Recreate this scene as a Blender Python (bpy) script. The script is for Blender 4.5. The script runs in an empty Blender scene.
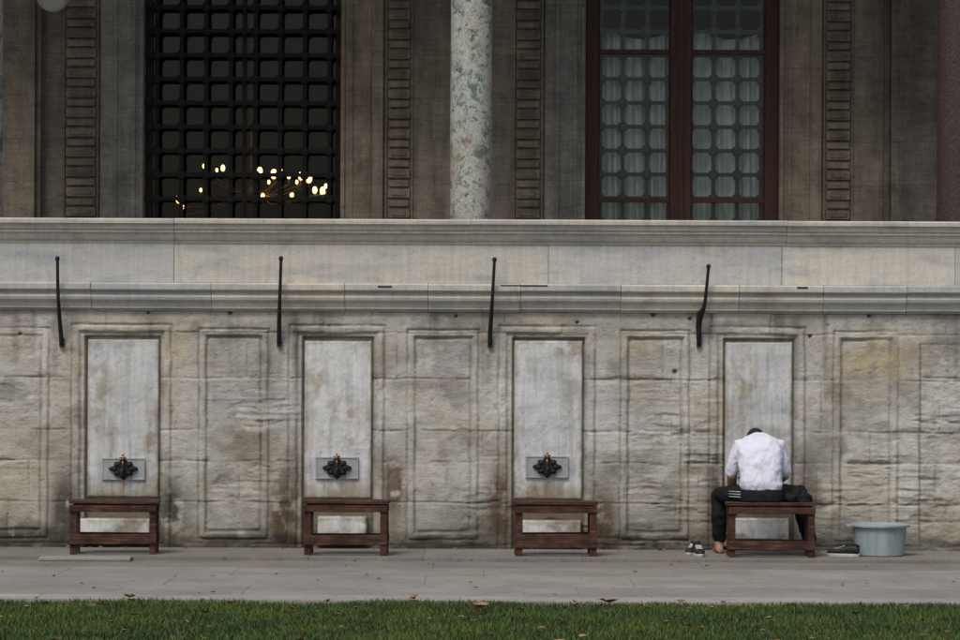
import bpy, bmesh, math, random
import numpy as np
from mathutils import Vector, Matrix
random.seed(7); np.random.seed(7)
S0=115.0; D=25.0; H=1.6; HY=365.0
def sc(y): return S0*D/(D+y)
def PX(px,y=0.0): return (px-480)/sc(y)
def PZ(py,y=0.0,px=480): return H+(HY-(py-(px-480)*0.0045))/sc(y)
scene=bpy.context.scene
# ---------------------------------------------------------------- helpers
class MB:
    def __init__(s): s.v=[];s.f=[];s.m=[];s.c=[]
    def add(s,vs,fs,mat=0,col=None):
        o=len(s.v); s.v+= [tuple(v) for v in vs]
        s.f+=[tuple(i+o for i in f) for f in fs]; s.m+=[mat]*len(fs)
        s.c+=[col if col else (1,1,1)]*len(vs)
    def box(s,x0,x1,y0,y1,z0,z1,mat=0,col=None,M=None):
        vs=[Vector(p) for p in [(x0,y0,z0),(x1,y0,z0),(x1,y1,z0),(x0,y1,z0),(x0,y0,z1),(x1,y0,z1),(x1,y1,z1),(x0,y1,z1)]]
        if M is not None: vs=[M@v for v in vs]
        s.add(vs,[(0,3,2,1),(4,5,6,7),(0,1,5,4),(1,2,6,5),(2,3,7,6),(3,0,4,7)],mat,col)
    def rings(s,R,mat=0,col=None,cap=True):
        n=len(R[0]); vs=[p for r in R for p in r]; fs=[]
        for i in range(len(R)-1):
            for j in range(n):
                a=i*n+j;b=i*n+(j+1)%n
                fs.append((a,b,b+n,a+n))
        if cap:
            fs.append(tuple(range(n-1,-1,-1))); fs.append(tuple((len(R)-1)*n+j for j in range(n)))
        s.add(vs,fs,mat,col)
    def tube(s,pts,rad,n=10,mat=0,col=None,round_ends=False):
        pts=[Vector(p) for p in pts]
        if not hasattr(rad,'__len__'): rad=[rad]*len(pts)
        rad=list(rad)
        if round_ends:
            d0=(pts[0]-pts[1]).normalized(); d1=(pts[-1]-pts[-2]).normalized(); r0=rad[0]; r1=rad[-1]
            A=[];RA=[]
            for a in (80,55,28):
                A.append(pts[0]+d0*r0*math.sin(math.radians(a))); RA.append(r0*math.cos(math.radians(a)))
            B=[];RB=[]
            for a in (28,55,80):
                B.append(pts[-1]+d1*r1*math.sin(math.radians(a))); RB.append(r1*math.cos(math.radians(a)))
            pts=A+pts+B; rad=RA+rad+RB
        R=[];u=None
        for i,p in enumerate(pts):
            t=(pts[min(i+1,len(pts)-1)]-pts[max(i-1,0)]).normalized()
            if u is None:
                u=t.orthogonal().normalized()
            else:
                u=(u-t*u.dot(t)).normalized()
            w=t.cross(u)
            R.append([p+(u*math.cos(2*math.pi*k/n)+w*math.sin(2*math.pi*k/n))*rad[i] for k in range(n)])
        s.rings(R,mat,col)
    def ell(s,c,r,M=None,mat=0,col=None,nu=20,nv=12):
        c=Vector(c);R=[]
        for i in range(1,nv):
            ph=math.pi*i/nv; ring=[]
            for j in range(nu):
                th=2*math.pi*j/nu
                v=Vector((r[0]*math.sin(ph)*math.cos(th),r[1]*math.sin(ph)*math.sin(th),-r[2]*math.cos(ph)))
                if M is not None: v=M@v
                ring.append(c+v)
            R.append(ring)
        s.rings(R,mat,col)
    def revolve(s,c,prof,n=32,mat=0,col=None,cap=True):
        R=[[ (c[0]+r*math.cos(2*math.pi*k/n),c[1]+r*math.sin(2*math.pi*k/n),c[2]+z) for k in range(n)] for r,z in prof]
        s.rings(R,mat,col,cap)
    def xprof(s,x0,x1,prof,mat=0,col=None):
        n=len(prof)
        vs=[(x0,p[0],p[1]) for p in prof]+[(x1,p[0],p[1]) for p in prof]
        fs=[(j,(j+1)%n,(j+1)%n+n,j+n) for j in range(n)]
        fs.append(tuple(range(n-1,-1,-1))); fs.append(tuple(range(n,2*n)))
        s.add(vs,fs,mat,col)
    def build(s,name,mats,parent=None,smooth=False,bevel=0,vox=0,sm=0,sub=0,disp=None,seg=2):
        me=bpy.data.meshes.new(name); me.from_pydata(s.v,[],s.f); me.update()
        if not isinstance(mats,(list,tuple)): mats=[mats]
        for m in mats: me.materials.append(m)
        me.polygons.foreach_set('material_index',s.m)
        at=me.color_attributes.new('Col','FLOAT_COLOR','POINT')
        at.data.foreach_set('color',np.array([(c[0],c[1],c[2],1) for c in s.c],dtype=np.float32).ravel())
        bm=bmesh.new(); bm.from_mesh(me); bmesh.ops.recalc_face_normals(bm,faces=bm.faces); bm.to_mesh(me); bm.free()
        if smooth: me.polygons.foreach_set('use_smooth',[True]*len(me.polygons))
        ob=bpy.data.objects.new(name,me); scene.collection.objects.link(ob)
        if parent: ob.parent=parent
        if bevel:
            b=ob.modifiers.new('b','BEVEL'); b.width=bevel; b.segments=seg; b.limit_method='ANGLE'; b.angle_limit=math.radians(35)
        if vox:
            r=ob.modifiers.new('r','REMESH'); r.mode='VOXEL'; r.voxel_size=vox; r.use_smooth_shade=True
        if sm:
            q=ob.modifiers.new('s','SMOOTH'); q.iterations=sm; q.factor=0.5
        if disp:
            t=bpy.data.textures.new(name+'t','CLOUDS'); t.noise_scale=disp[0]; t.noise_depth=2
            q=ob.modifiers.new('d','DISPLACE'); q.texture=t; q.strength=disp[1]; q.mid_level=0.5; q.texture_coords='GLOBAL'
        if sub:
            q=ob.modifiers.new('ss','SUBSURF'); q.levels=sub; q.render_levels=sub
        return ob
def empty(name,loc=(0,0,0)):
    e=bpy.data.objects.new(name,None); e.location=loc; scene.collection.objects.link(e); return e

# ---------------------------------------------------------------- materials
class NT:
    def __init__(s,name):
        s.mat=bpy.data.materials.new(name); s.mat.use_nodes=True; s.t=s.mat.node_tree; s.t.nodes.clear()
        s.out=s.t.nodes.new('ShaderNodeOutputMaterial'); s.b=s.t.nodes.new('ShaderNodeBsdfPrincipled')
        s.t.links.new(s.b.outputs[0],s.out.inputs[0])
        s.geo=s.t.nodes.new('ShaderNodeNewGeometry')
    def L(s,a,b): s.t.links.new(a,b)
    def map(s,scale=(1,1,1),rot=(0,0,0),src=None):
        m=s.t.nodes.new('ShaderNodeMapping'); m.inputs['Scale'].default_value=scale; m.inputs['Rotation'].default_value=rot
        s.L(src or s.geo.outputs['Position'],m.inputs['Vector']); return m.outputs[0]
    def noise(s,vec,scale,detail=4,rough=0.6,dist=0):
        n=s.t.nodes.new('ShaderNodeTexNoise'); n.inputs['Scale'].default_value=scale; n.inputs['Detail'].default_value=min(detail,4)
        n.inputs['Roughness'].default_value=rough; n.inputs['Distortion'].default_value=dist
        s.L(vec,n.inputs['Vector']); return n.outputs[0]
    def ramp(s,fac,stops):
        r=s.t.nodes.new('ShaderNodeValToRGB'); e=r.color_ramp.elements
        while len(e)<len(stops): e.new(0.5)
        for i,(p,c) in enumerate(stops):
            e[i].position=p; e[i].color=(c,c,c,1) if not hasattr(c,'__len__') else (c[0],c[1],c[2],1)
        s.L(fac,r.inputs[0]); return r.outputs[0]
    def mix(s,a,b,fac=1.0,mode='MULTIPLY'):
        m=s.t.nodes.new('ShaderNodeMix'); m.data_type='RGBA'; m.blend_type=mode
        for sock,v in ((m.inputs[6],a),(m.inputs[7],b)):
            if hasattr(v,'links'): s.L(v,sock)
            else: sock.default_value=(v[0],v[1],v[2],1)
        if hasattr(fac,'links'): s.L(fac,m.inputs[0])
        else: m.inputs[0].default_value=fac
        return m.outputs[2]
    def attr(s,n='Col'):
        a=s.t.nodes.new('ShaderNodeAttribute'); a.attribute_name=n; return a.outputs[0]
    def bump(s,h,strength=0.3,dist=0.01,prev=None):
        b=s.t.nodes.new('ShaderNodeBump'); b.inputs['Strength'].default_value=strength; b.inputs['Distance'].default_value=dist
        s.L(h,b.inputs['Height']); s.L(b.outputs[0],s.b.inputs['Normal'])
    def col(s,c,rough=0.8,spec=0.3,metal=0):
        if hasattr(c,'links'): s.L(c,s.b.inputs['Base Color'])
        else: s.b.inputs['Base Color'].default_value=(c[0],c[1],c[2],1)
        s.b.inputs['Roughness'].default_value=rough; s.b.inputs['Specular IOR Level'].default_value=spec; s.b.inputs['Metallic'].default_value=metal
        return s.mat
def simple(name,c,rough=0.7,metal=0,var=0.25,scale=30,spec=0.4,bump=0.1):
    n=NT(name); p=n.geo.outputs['Position']; q=n.noise(p,scale,2)
    k=n.ramp(q,[(0.3,1-var),(0.7,1+var*0.5)]); n.bump(q,bump,0.003)
    return n.col(n.mix(c,k),rough,spec,metal)

n=NT('limestone'); p=n.geo.outputs['Position']
a=n.attr(); f1=n.noise(p,9,4,0.7); f2=n.noise(n.map((14,14,60)),1,3,0.65); f3=n.noise(p,70,3,0.6)
c=n.mix(a,n.ramp(f1,[(0.3,0.80),(0.5,0.99),(0.72,1.10)]))
c=n.mix(c,n.ramp(f2,[(0.3,0.86),(0.6,1.03)]),0.8)
c=n.mix(c,n.ramp(f3,[(0.3,0.80),(0.5,1.0),(0.8,1.10)]),0.9)
n.bump(n.noise(n.map((1,1,2.2)),34,4,.7),0.7,0.010)
LIME=n.col(c,0.92,0.15)

def marble(name,base,dark,stain=0.25,vs=1.0,dark_tone=(0.30,0.22,0.14),rot=0.5,usecol=True,streak=0.80):
    # broad, soft grey clouds drifting diagonally; a few thin veins; weather stain and streaks
    n=NT(name); p=n.geo.outputs['Position']
    v=n.map((0.8*vs,0.8*vs,3.4*vs),(0,rot,0))
    w=n.noise(v,1.5,4,0.6,0.35); k=n.ramp(w,[(0.34,0.15),(0.50,0.9),(0.60,1.0),(0.74,0.45)])
    c=n.mix(dark,base,k,'MIX')
    w2=n.noise(v,2.6,3,0.5,0.5); c=n.mix(c,(0.80,0.83,0.86),n.ramp(w2,[(0.485,0.0),(0.5,0.75),(0.515,0.0)]))
    st=n.noise(n.map((3,3,2)),1.3,4,0.72,0.4); c=n.mix(c,dark_tone,n.ramp(st,[(0.55,0.0),(0.75,stain)]),'MIX')
    sv=n.noise(n.map((22,22,1.2)),1,3,0.6); c=n.mix(c,n.ramp(sv,[(0.3,streak),(0.6,1.02)]),0.7)
    f=n.noise(p,60,3,0.6); c=n.mix(c,n.ramp(f,[(0.3,0.86),(0.7,1.05)]),0.9)
    if usecol: c=n.mix(c,n.attr())
    n.bump(f,0.25,0.005)
    return n.col(c,0.55,0.3)
MARB=marble('weathered_marble',(0.56,0.54,0.495),(0.37,0.39,0.40),0.5,streak=.80)
MARBP=marble('grey_marble_panel',(0.62,0.63,0.62),(0.47,0.50,0.515),0.35,1.5,rot=1.1)
PLAQ=marble('plaque_marble',(0.37,0.38,0.385),(0.28,0.29,0.30),0.2,3)

def ashlar(name,c1,c2,bw=0.9,bh=0.42,bump=0.4):
    n=NT(name); p=n.geo.outputs['Position']
    sx=n.t.nodes.new('ShaderNodeSeparateXYZ'); cb=n.t.nodes.new('ShaderNodeCombineXYZ'); n.L(p,sx.inputs[0])
    n.L(sx.outputs[0],cb.inputs[0]); n.L(sx.outputs[2],cb.inputs[1])
    b=n.t.nodes.new('ShaderNodeTexBrick'); n.L(cb.outputs[0],b.inputs['Vector'])
    b.inputs['Scale'].default_value=1; b.inputs['Brick Width'].default_value=bw; b.inputs['Row Height'].default_value=bh
    b.inputs['Mortar Size'].default_value=0.003; b.inputs['Mortar Smooth'].default_value=0.6
    b.inputs['Color1'].default_value=(*c1,1); b.inputs['Color2'].default_value=(*c2,1); b.inputs['Mortar'].default_value=(c1[0]*.5,c1[1]*.5,c1[2]*.5,1)
    f=n.noise(p,4,4,0.7); st=n.noise(n.map((9,9,0.7)),1,4,0.6); fz=n.noise(p,45,3,0.6); ly=n.noise(n.map((4,4,40)),1,3,.6)
    c=n.mix(b.outputs[0],n.ramp(f,[(0.3,0.66),(0.7,1.22)])); c=n.mix(c,n.ramp(st,[(0.35,0.66),(0.6,1.08)]),0.8)
    c=n.mix(c,n.ramp(fz,[(0.3,0.8),(0.7,1.12)])); c=n.mix(c,n.ramp(ly,[(0.3,0.82),(0.6,1.05)]))
    c=n.mix(c,n.attr())
    n.bump(fz,bump,0.010)
    return n.col(c,0.9,0.15)
BROWN=ashlar('brown_ashlar',(0.205,0.176,0.140),(0.17,0.146,0.118))
GREYF=ashlar('grey_stone_frame',(0.225,0.217,0.195),(0.195,0.188,0.17),3.0,1.7,0.25)
LTBR=ashlar('tan_stone_frame',(0.235,0.195,0.15),(0.205,0.17,0.132),3.0,1.5,0.25)
n=NT('speckled_marble_column'); p=n.geo.outputs['Position']
v1=n.noise(p,9,4,0.75,0.8); v2=n.noise(p,20,4,0.72,.5); v3=n.noise(n.map((3,3,1.5)),1,3)
c=n.ramp(v1,[(0.36,(0.13,0.165,0.145)),(0.46,(0.33,0.365,0.33)),(0.54,(0.46,0.47,0.43)),(0.66,(0.30,0.335,0.31))])
c=n.mix(c,(0.07,0.06,0.045),n.ramp(v2,[(0.575,0.0),(0.62,0.9)]),'MIX'); c=n.mix(c,(0.30,0.20,0.13),n.ramp(v3,[(0.5,0.0),(0.75,0.5)]),'MIX')
c=n.mix(c,n.ramp(n.noise(p,90,2),[(0.35,0.7),(0.6,1.1)])); n.bump(n.noise(p,40,2),0.2,0.004); COLM=n.col(c,0.55,0.3)
n=NT('porphyry_column'); p=n.geo.outputs['Position']
c=n.ramp(n.noise(p,50,4,0.7),[(0.3,(0.025,0.018,0.016)),(0.55,(0.06,0.04,0.036)),(0.75,(0.11,0.088,0.083))]); PORPH=n.col(c,0.6,0.25)
n=NT('paving_stone'); p=n.geo.outputs['Position']
f=n.noise(n.map((1,1,1)),1.4,4,0.7); g=n.noise(p,30,3,0.65); sp=n.noise(p,14,3,0.5)
c=n.mix(n.attr(),n.ramp(f,[(0.3,0.76),(0.7,1.15)])); c=n.mix(c,n.ramp(g,[(0.3,0.85),(0.65,1.08)]))
c=n.mix(c,(0.10,0.075,0.05),n.ramp(sp,[(0.64,0),(0.72,0.55)]),'MIX'); n.bump(n.noise(p,30,2),0.4,0.006); PAVE=n.col(c,0.85,0.25)
n=NT('lawn_soil'); p=n.geo.outputs['Position']
c=n.ramp(n.noise(p,6,4,0.7),[(0.3,(0.02,0.03,0.010)),(0.6,(0.035,0.055,0.016)),(0.8,(0.05,0.06,0.02))]); SOIL=n.col(c,0.95,0.1)
n=NT('grass_blade'); BLADE=n.col(n.attr(),0.6,0.25)
n=NT('dry_leaf'); p=n.geo.outputs['Position']; c=n.mix(n.attr(),n.ramp(n.noise(p,60,2),[(0.3,0.6),(0.7,1.2)])); LEAF=n.col(c,0.8,0.2)
IRON=simple('wrought_iron',(0.014,0.014,0.015),0.6,0.2,0.4,60,bump=0.4)
GRIL=simple('painted_grille_iron',(0.006,0.006,0.007),0.65,0.1,0.3,50,.25)
GRILG=simple('grey_grille_iron',(0.05,0.056,0.056),0.6,0.1,0.3,50)
BRASS=simple('aged_brass',(0.30,0.21,0.07),0.4,0.8,0.5,60)
n=NT('window_wood'); c=n.mix((0.048,0.021,0.015),n.ramp(n.noise(n.map((60,60,4)),1,3),[(0.3,0.6),(0.7,1.3)])); WOODW=n.col(c,0.55,0.25)
n=NT('window_wood_dark'); c=n.mix((0.022,0.012,0.010),n.ramp(n.noise(n.map((60,60,4)),1,3),[(0.3,0.65),(0.7,1.25)])); WOODD=n.col(c,0.55,0.3)
n=NT('stool_wood'); w=n.noise(n.map((5,60,60)),1,4,0.65); w2=n.noise(n.geo.outputs['Position'],9,3)
c=n.mix(n.ramp(w,[(0.3,(0.032,0.016,0.012)),(0.55,(0.082,0.040,0.028)),(0.75,(0.145,0.090,0.068))]),n.ramp(w2,[(0.3,0.5),(0.7,1.3)])); STOOL=n.col(c,0.75,0.15)
n=NT('curtain_cloth'); c=n.mix((0.62,0.67,0.685),n.ramp(n.noise(n.map((24,24,1.5)),1,3),[(0.3,0.6),(0.7,1.14)])); CURT=n.col(c,0.9,0.1)
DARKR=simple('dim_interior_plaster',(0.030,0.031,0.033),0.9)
m=bpy.data.materials.new('window_glass'); m.use_nodes=True; t=m.node_tree; t.nodes.clear()
o=t.nodes.new('ShaderNodeOutputMaterial'); mx=t.nodes.new('ShaderNodeMixShader'); tr=t.nodes.new('ShaderNodeBsdfTransparent'); gl=t.nodes.new('ShaderNodeBsdfGlossy'); fr=t.nodes.new('ShaderNodeFresnel')
tr.inputs[0].default_value=(0.92,0.95,0.94,1); gl.inputs['Roughness'].default_value=0.03; fr.inputs[0].default_value=1.3
t.links.new(fr.outputs[0],mx.inputs[0]); t.links.new(tr.outputs[0],mx.inputs[1]); t.links.new(gl.outputs[0],mx.inputs[2]); t.links.new(mx.outputs[0],o.inputs[0]); GLASS=m
m=bpy.data.materials.new('lit_bulb'); m.use_nodes=True; bs=m.node_tree.nodes['Principled BSDF']; bs.inputs['Base Color'].default_value=(1,.8,.5,1)
bs.inputs['Emission Color'].default_value=(1.0,0.56,0.2,1); bs.inputs['Emission Strength'].default_value=5.0; BULB=m
GLOBE=simple('opal_globe',(0.36,0.38,0.375),0.25,0,0.05,10,0.5)

# ---------------------------------------------------------------- numpy noise
def vnoise(x,y,seed):
    r=np.random.RandomState(seed); T=r.rand(256,256)
    xi=np.floor(x).astype(int); yi=np.floor(y).astype(int); fx=x-xi; fy=y-yi
    fx=fx*fx*(3-2*fx); fy=fy*fy*(3-2*fy)
    a=T[xi%256,yi%256];b=T[(xi+1)%256,yi%256];c=T[xi%256,(yi+1)%256];d=T[(xi+1)%256,(yi+1)%256]
    return a*(1-fx)*(1-fy)+b*fx*(1-fy)+c*(1-fx)*fy+d*fx*fy
def fbm(x,y,sx,sy,seed,o=4,g=0.55):
    s=0;w=1;t=0
    for i in range(o):
        s=s+w*vnoise(x/sx*2**i+31.7*i,y/sy*2**i+11.3*i,seed+i); t+=w; w*=g
    return s/t
def sstep(a,b,x):
    t=np.clip((x-a)/(b-a),0,1); return t*t*(3-2*t)
def npmesh(name,V,F,C,mat,parent=None,smooth=True):
    me=bpy.data.meshes.new(name); k=F.shape[1]
    me.vertices.add(len(V)); me.vertices.foreach_set('co',V.astype(np.float32).ravel())
    me.loops.add(F.size); me.loops.foreach_set('vertex_index',F.astype(np.int32).ravel())
    me.polygons.add(len(F)); me.polygons.foreach_set('loop_start',np.arange(0,F.size,k,dtype=np.int32))
    me.update(calc_edges=True)
    if smooth: me.polygons.foreach_set('use_smooth',np.ones(len(F),dtype=bool))
    at=me.color_attributes.new('Col','FLOAT_COLOR','POINT')
    at.data.foreach_set('color',np.concatenate([C,np.ones((len(C),1))],1).astype(np.float32).ravel())
    me.materials.append(mat); ob=bpy.data.objects.new(name,me); scene.collection.objects.link(ob)
    if parent: ob.parent=parent
    return ob

# ---------------------------------------------------------------- fountain wall
wall=empty('ablution_fountain_wall')
ZT=PZ(311)
XL,XR=-6.5,6.5; st=0.009
xs=np.arange(XL,XR+1e-6,st); zs=np.arange(-0.08,ZT+1e-6,st)
X,Z=np.meshgrid(xs,zs); px=480+S0*X; py=HY-(Z-H)*S0
wx=px+(fbm(px,py,26,26,1,3)-0.5)*2.2; wy=py+(fbm(px,py,26,26,5,3)-0.5)*2.2
relief=np.zeros_like(X); dark_tone=np.zeros_like(X)
def band(s,a,b,e=0.7): return sstep(a-e,a+e,s)*(1-sstep(b-e,b+e,s))
MP=[(-128,-54),(86,160),(303,373),(513,584),(724,794),(1010,1082)]
NP=[(-232,-160),(-30,50),(198,270),(407,480),(620,691),(833,900)]
ero=fbm(px,py,60,34,21,4)
clar=sstep(0.26,0.50,ero)*0.65+0.35
inm=np.zeros_like(X)
for x0,x1 in MP:
    s=np.minimum(np.minimum(wx-(x0-15),(x1+13)-wx),np.minimum(wy-325,600-wy))
    relief+=clar*(-0.014*band(s,0,2.5)+0.012*band(s,2.5,8)-0.012*band(s,9,12))
    dark_tone+=clar*(0.42*band(s,0,1.6)+0.32*band(s,9,11))
    s2=np.minimum(np.minimum(px-x0,x1-px),py-338)
    relief+=-0.05*band(s2,-0.5,999,0.4); inm=np.maximum(inm,band(s2,-1,999)); dark_tone+=0.8*band(s2,-1.5,1.5)
for x0,x1 in NP:
    s=np.minimum(np.minimum(wx-x0,x1-wx),np.minimum(wy-329,541-wy))
    relief+=clar*(-0.014*band(s,0,2.2)+0.007*band(s,2.2,7.5)-0.024*band(s,7.5,10.5)-0.012*band(s,10.5,999))
    dark_tone+=clar*(0.40*band(s,0,1.6)+0.42*band(s,8,10.2))
courses=[311,333,379,431,462,503,545,620]
tint=np.ones_like(X); hue=np.zeros_like(X); rr=random.Random(11); joint=np.zeros_like(X); offs=np.zeros_like(X)
for ci in range(len(courses)-1):
    y0,y1=courses[ci],courses[ci+1]
    inrow=(wy>=y0)&(wy<y1)
    joint=np.maximum(joint,(1-sstep(0.4,1.2,np.abs(wy-y0))))
    xx=-300+rr.uniform(0,80)
    while xx<1250:
        w=rr.choice([58,74,92,118,104]); sel=inrow&(wx>=xx)&(wx<xx+w)
        tint[sel]=rr.uniform(0.90,1.08); hue[sel]=rr.uniform(-1,1); offs[sel]=rr.uniform(-0.0035,0.002)
        joint=np.maximum(joint,np.where(inrow,(1-sstep(0.3,1.1,np.abs(wx-xx))),0)); xx+=w
jn=fbm(px,py,22,10,33,3); joint*=sstep(0.38,0.56,jn)
lay=fbm(px,wy,70,3.2,41,4); lay2=fbm(px,wy,34,6,47,4)
zone=sstep(0.46,0.60,fbm(px,py,70,50,51,3))*sstep(350,415,py)
cav=sstep(0.58,0.70,lay2)*zone
near=1-np.clip(np.min([np.abs(wy-c) for c in courses[2:6]],axis=0)/6,0,1)
chip=sstep(0.56,0.68,fbm(px,py,20,5,61,4)+0.10*near)*near*(zone*.8+.2)
pit=sstep(0.70,0.78,fbm(px,py,4,3,71,3))
relief+=offs-0.008*joint-0.009*cav-0.016*chip-0.004*pit+(lay-0.5)*0.014*zone+(lay-.5)*.003+(fbm(px,py,7,6,85,4)-0.5)*0.005
dark_tone+=0.38*joint+0.28*cav+0.60*chip+0.25*pit
# squared repair stones on the far right
pr=sstep(919,921,wx)*sstep(340,344,wy); relief+=pr*((fbm(px,py,9,7,91,4)-0.5)*0.02+0.003)
dark_tone+=1.0*(1-sstep(0.5,1.9,np.abs(wx-920)))*sstep(340,342,wy)
for yy in (342,376,421,478,520): k=pr*(1-sstep(.5,1.6,np.abs(wy-yy)))*sstep(.3,.5,fbm(px,py,16,8,95,3)); dark_tone+=0.55*k; relief-=.010*k
for hx,hy,hr in [(230,306,2.5),(653,312,3),(675,371,3),(148,313,2),(869,306,2.5),(577,322,2),(810,335,2.5),(456,316,2),(20,336,2),(690,318,2)]:
    d=np.hypot(px-hx,(py-max(hy,314))); k=1-sstep(hr*0.5,hr,d); relief-=0.03*k; dark_tone+=k
base=np.stack([0.432*np.ones_like(X),0.412*np.ones_like(X),0.366*np.ones_like(X)],-1)
base*=(tint)[...,None]
base[...,0]*=1+0.02*hue; base[...,2]*=1-0.05*hue
big=fbm(px,py,130,90,101,5); base*=(0.78+0.44*big)[...,None]
lig=sstep(0.50,0.66,fbm(px,py,50,28,111,4)); base=base*(1-0.6*lig[...,None])+0.6*lig[...,None]*np.array([0.56,0.55,0.515])
gr=sstep(0.54,0.68,fbm(px,py,38,30,171,5)); base*=(1-.26*gr)[...,None]
warm=sstep(0.5,0.7,fbm(px,py,90,50,121,4)); base*=1-warm[...,None]*np.array([.02,.06,.13])
base*=(0.91+0.18*lay)[...,None]
def blob(cx,cy,rx,ry,col,k):
    global base
    e=np.exp(-(((px-cx)/rx)**2+((py-cy)/ry)**2)); nz=fbm(px,py,12,11,int(abs(cx))+3,4); e=np.clip(e*1.3,0,1)*sstep(0.22,0.5,nz)*k
    base=base*(1-e[...,None])+e[...,None]*np.array(col)
RUST=(0.14,0.095,0.06); YEL=(0.46,0.38,0.22); DK=(0.10,0.088,0.07); WH=(0.60,0.59,0.56)
for b in [(285,515,17,44,RUST,1),(394,485,12,36,RUST,1),(172,520,15,42,DK,1),(500,505,12,48,RUST,1),(604,520,14,38,RUST,.9),(64,515,12,44,DK,.95),(20,538,60,14,DK,.9),
          (290,480,10,40,DK,.6),(715,500,9,50,DK,.85),(806,500,12,40,DK,.7),(480,525,40,22,DK,.4),(650,538,60,13,DK,.65),(250,541,60,12,DK,.65),(440,543,60,12,DK,.65),(860,541,60,12,DK,.65),
          (875,355,42,24,YEL,.6),(178,345,22,20,YEL,.45),(640,345,14,14,YEL,.35),(440,450,40,16,WH,.4),(690,390,22,40,WH,.6),(650,430,50,20,WH,.45),(390,420,14,50,WH,.4),
          (820,460,20,60,DK,.35),(45,345,12,30,WH,.6),(940,350,30,12,DK,.4),(240,470,40,30,DK,.2),(600,330,40,10,DK,.4),(230,330,90,9,DK,.35),(450,325,60,8,DK,.35),(760,322,50,7,DK,.4),(620,470,26,10,DK,.5),(490,440,18,6,DK,.5),(600,455,30,5,DK,.5),(240,440,30,5,DK,.45),(420,385,30,5,DK,.4),(700,470,30,5,DK,.5),(930,470,12,70,DK,.25),(940,395,25,40,WH,.6),
          (190,400,14,40,WH,.4),(500,400,10,50,WH,.55),(600,400,10,60,WH,.55),(810,380,12,40,WH,.55),(285,400,12,60,WH,.45)]:
    blob(*b)
for k in range(38):
    cx=rr.uniform(-100,1060); blob(cx,320+rr.uniform(0,25),rr.uniform(2,5.5),rr.uniform(18,60),DK,rr.uniform(.2,.45))
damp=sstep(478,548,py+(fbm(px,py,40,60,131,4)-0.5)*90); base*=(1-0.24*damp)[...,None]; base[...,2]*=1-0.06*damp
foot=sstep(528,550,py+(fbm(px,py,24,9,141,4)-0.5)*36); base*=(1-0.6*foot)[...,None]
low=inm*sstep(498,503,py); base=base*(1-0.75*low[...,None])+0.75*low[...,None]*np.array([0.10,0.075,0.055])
dark_tone=np.clip(dark_tone,0,1.0); base=base*(1-0.64*dark_tone[...,None])+0.64*dark_tone[...,None]*np.array([0.105,0.09,0.07])  # wall colour goes darker brown in grooves, joints, chips, pits and holes
ny,nx=X.shape
V=np.stack([X,-relief,Z],-1).reshape(-1,3)
idx=np.arange(ny*nx).reshape(ny,nx)
F=np.stack([idx[:-1,:-1],idx[:-1,1:],idx[1:,1:],idx[1:,:-1]],-1).reshape(-1,4)
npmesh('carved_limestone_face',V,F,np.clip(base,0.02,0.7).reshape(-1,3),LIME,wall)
b=MB()
b.box(-14,-6.5,0,0.5,-0.1,ZT,col=(.40,.38,.33)); b.box(6.5,14,0,0.5,-0.1,ZT,col=(.40,.38,.33)); b.box(-6.49,6.49,0.12,0.5,-0.1,ZT-0.003,col=(.3,.28,.24))
b.build('wall_core',LIME,wall)
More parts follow.
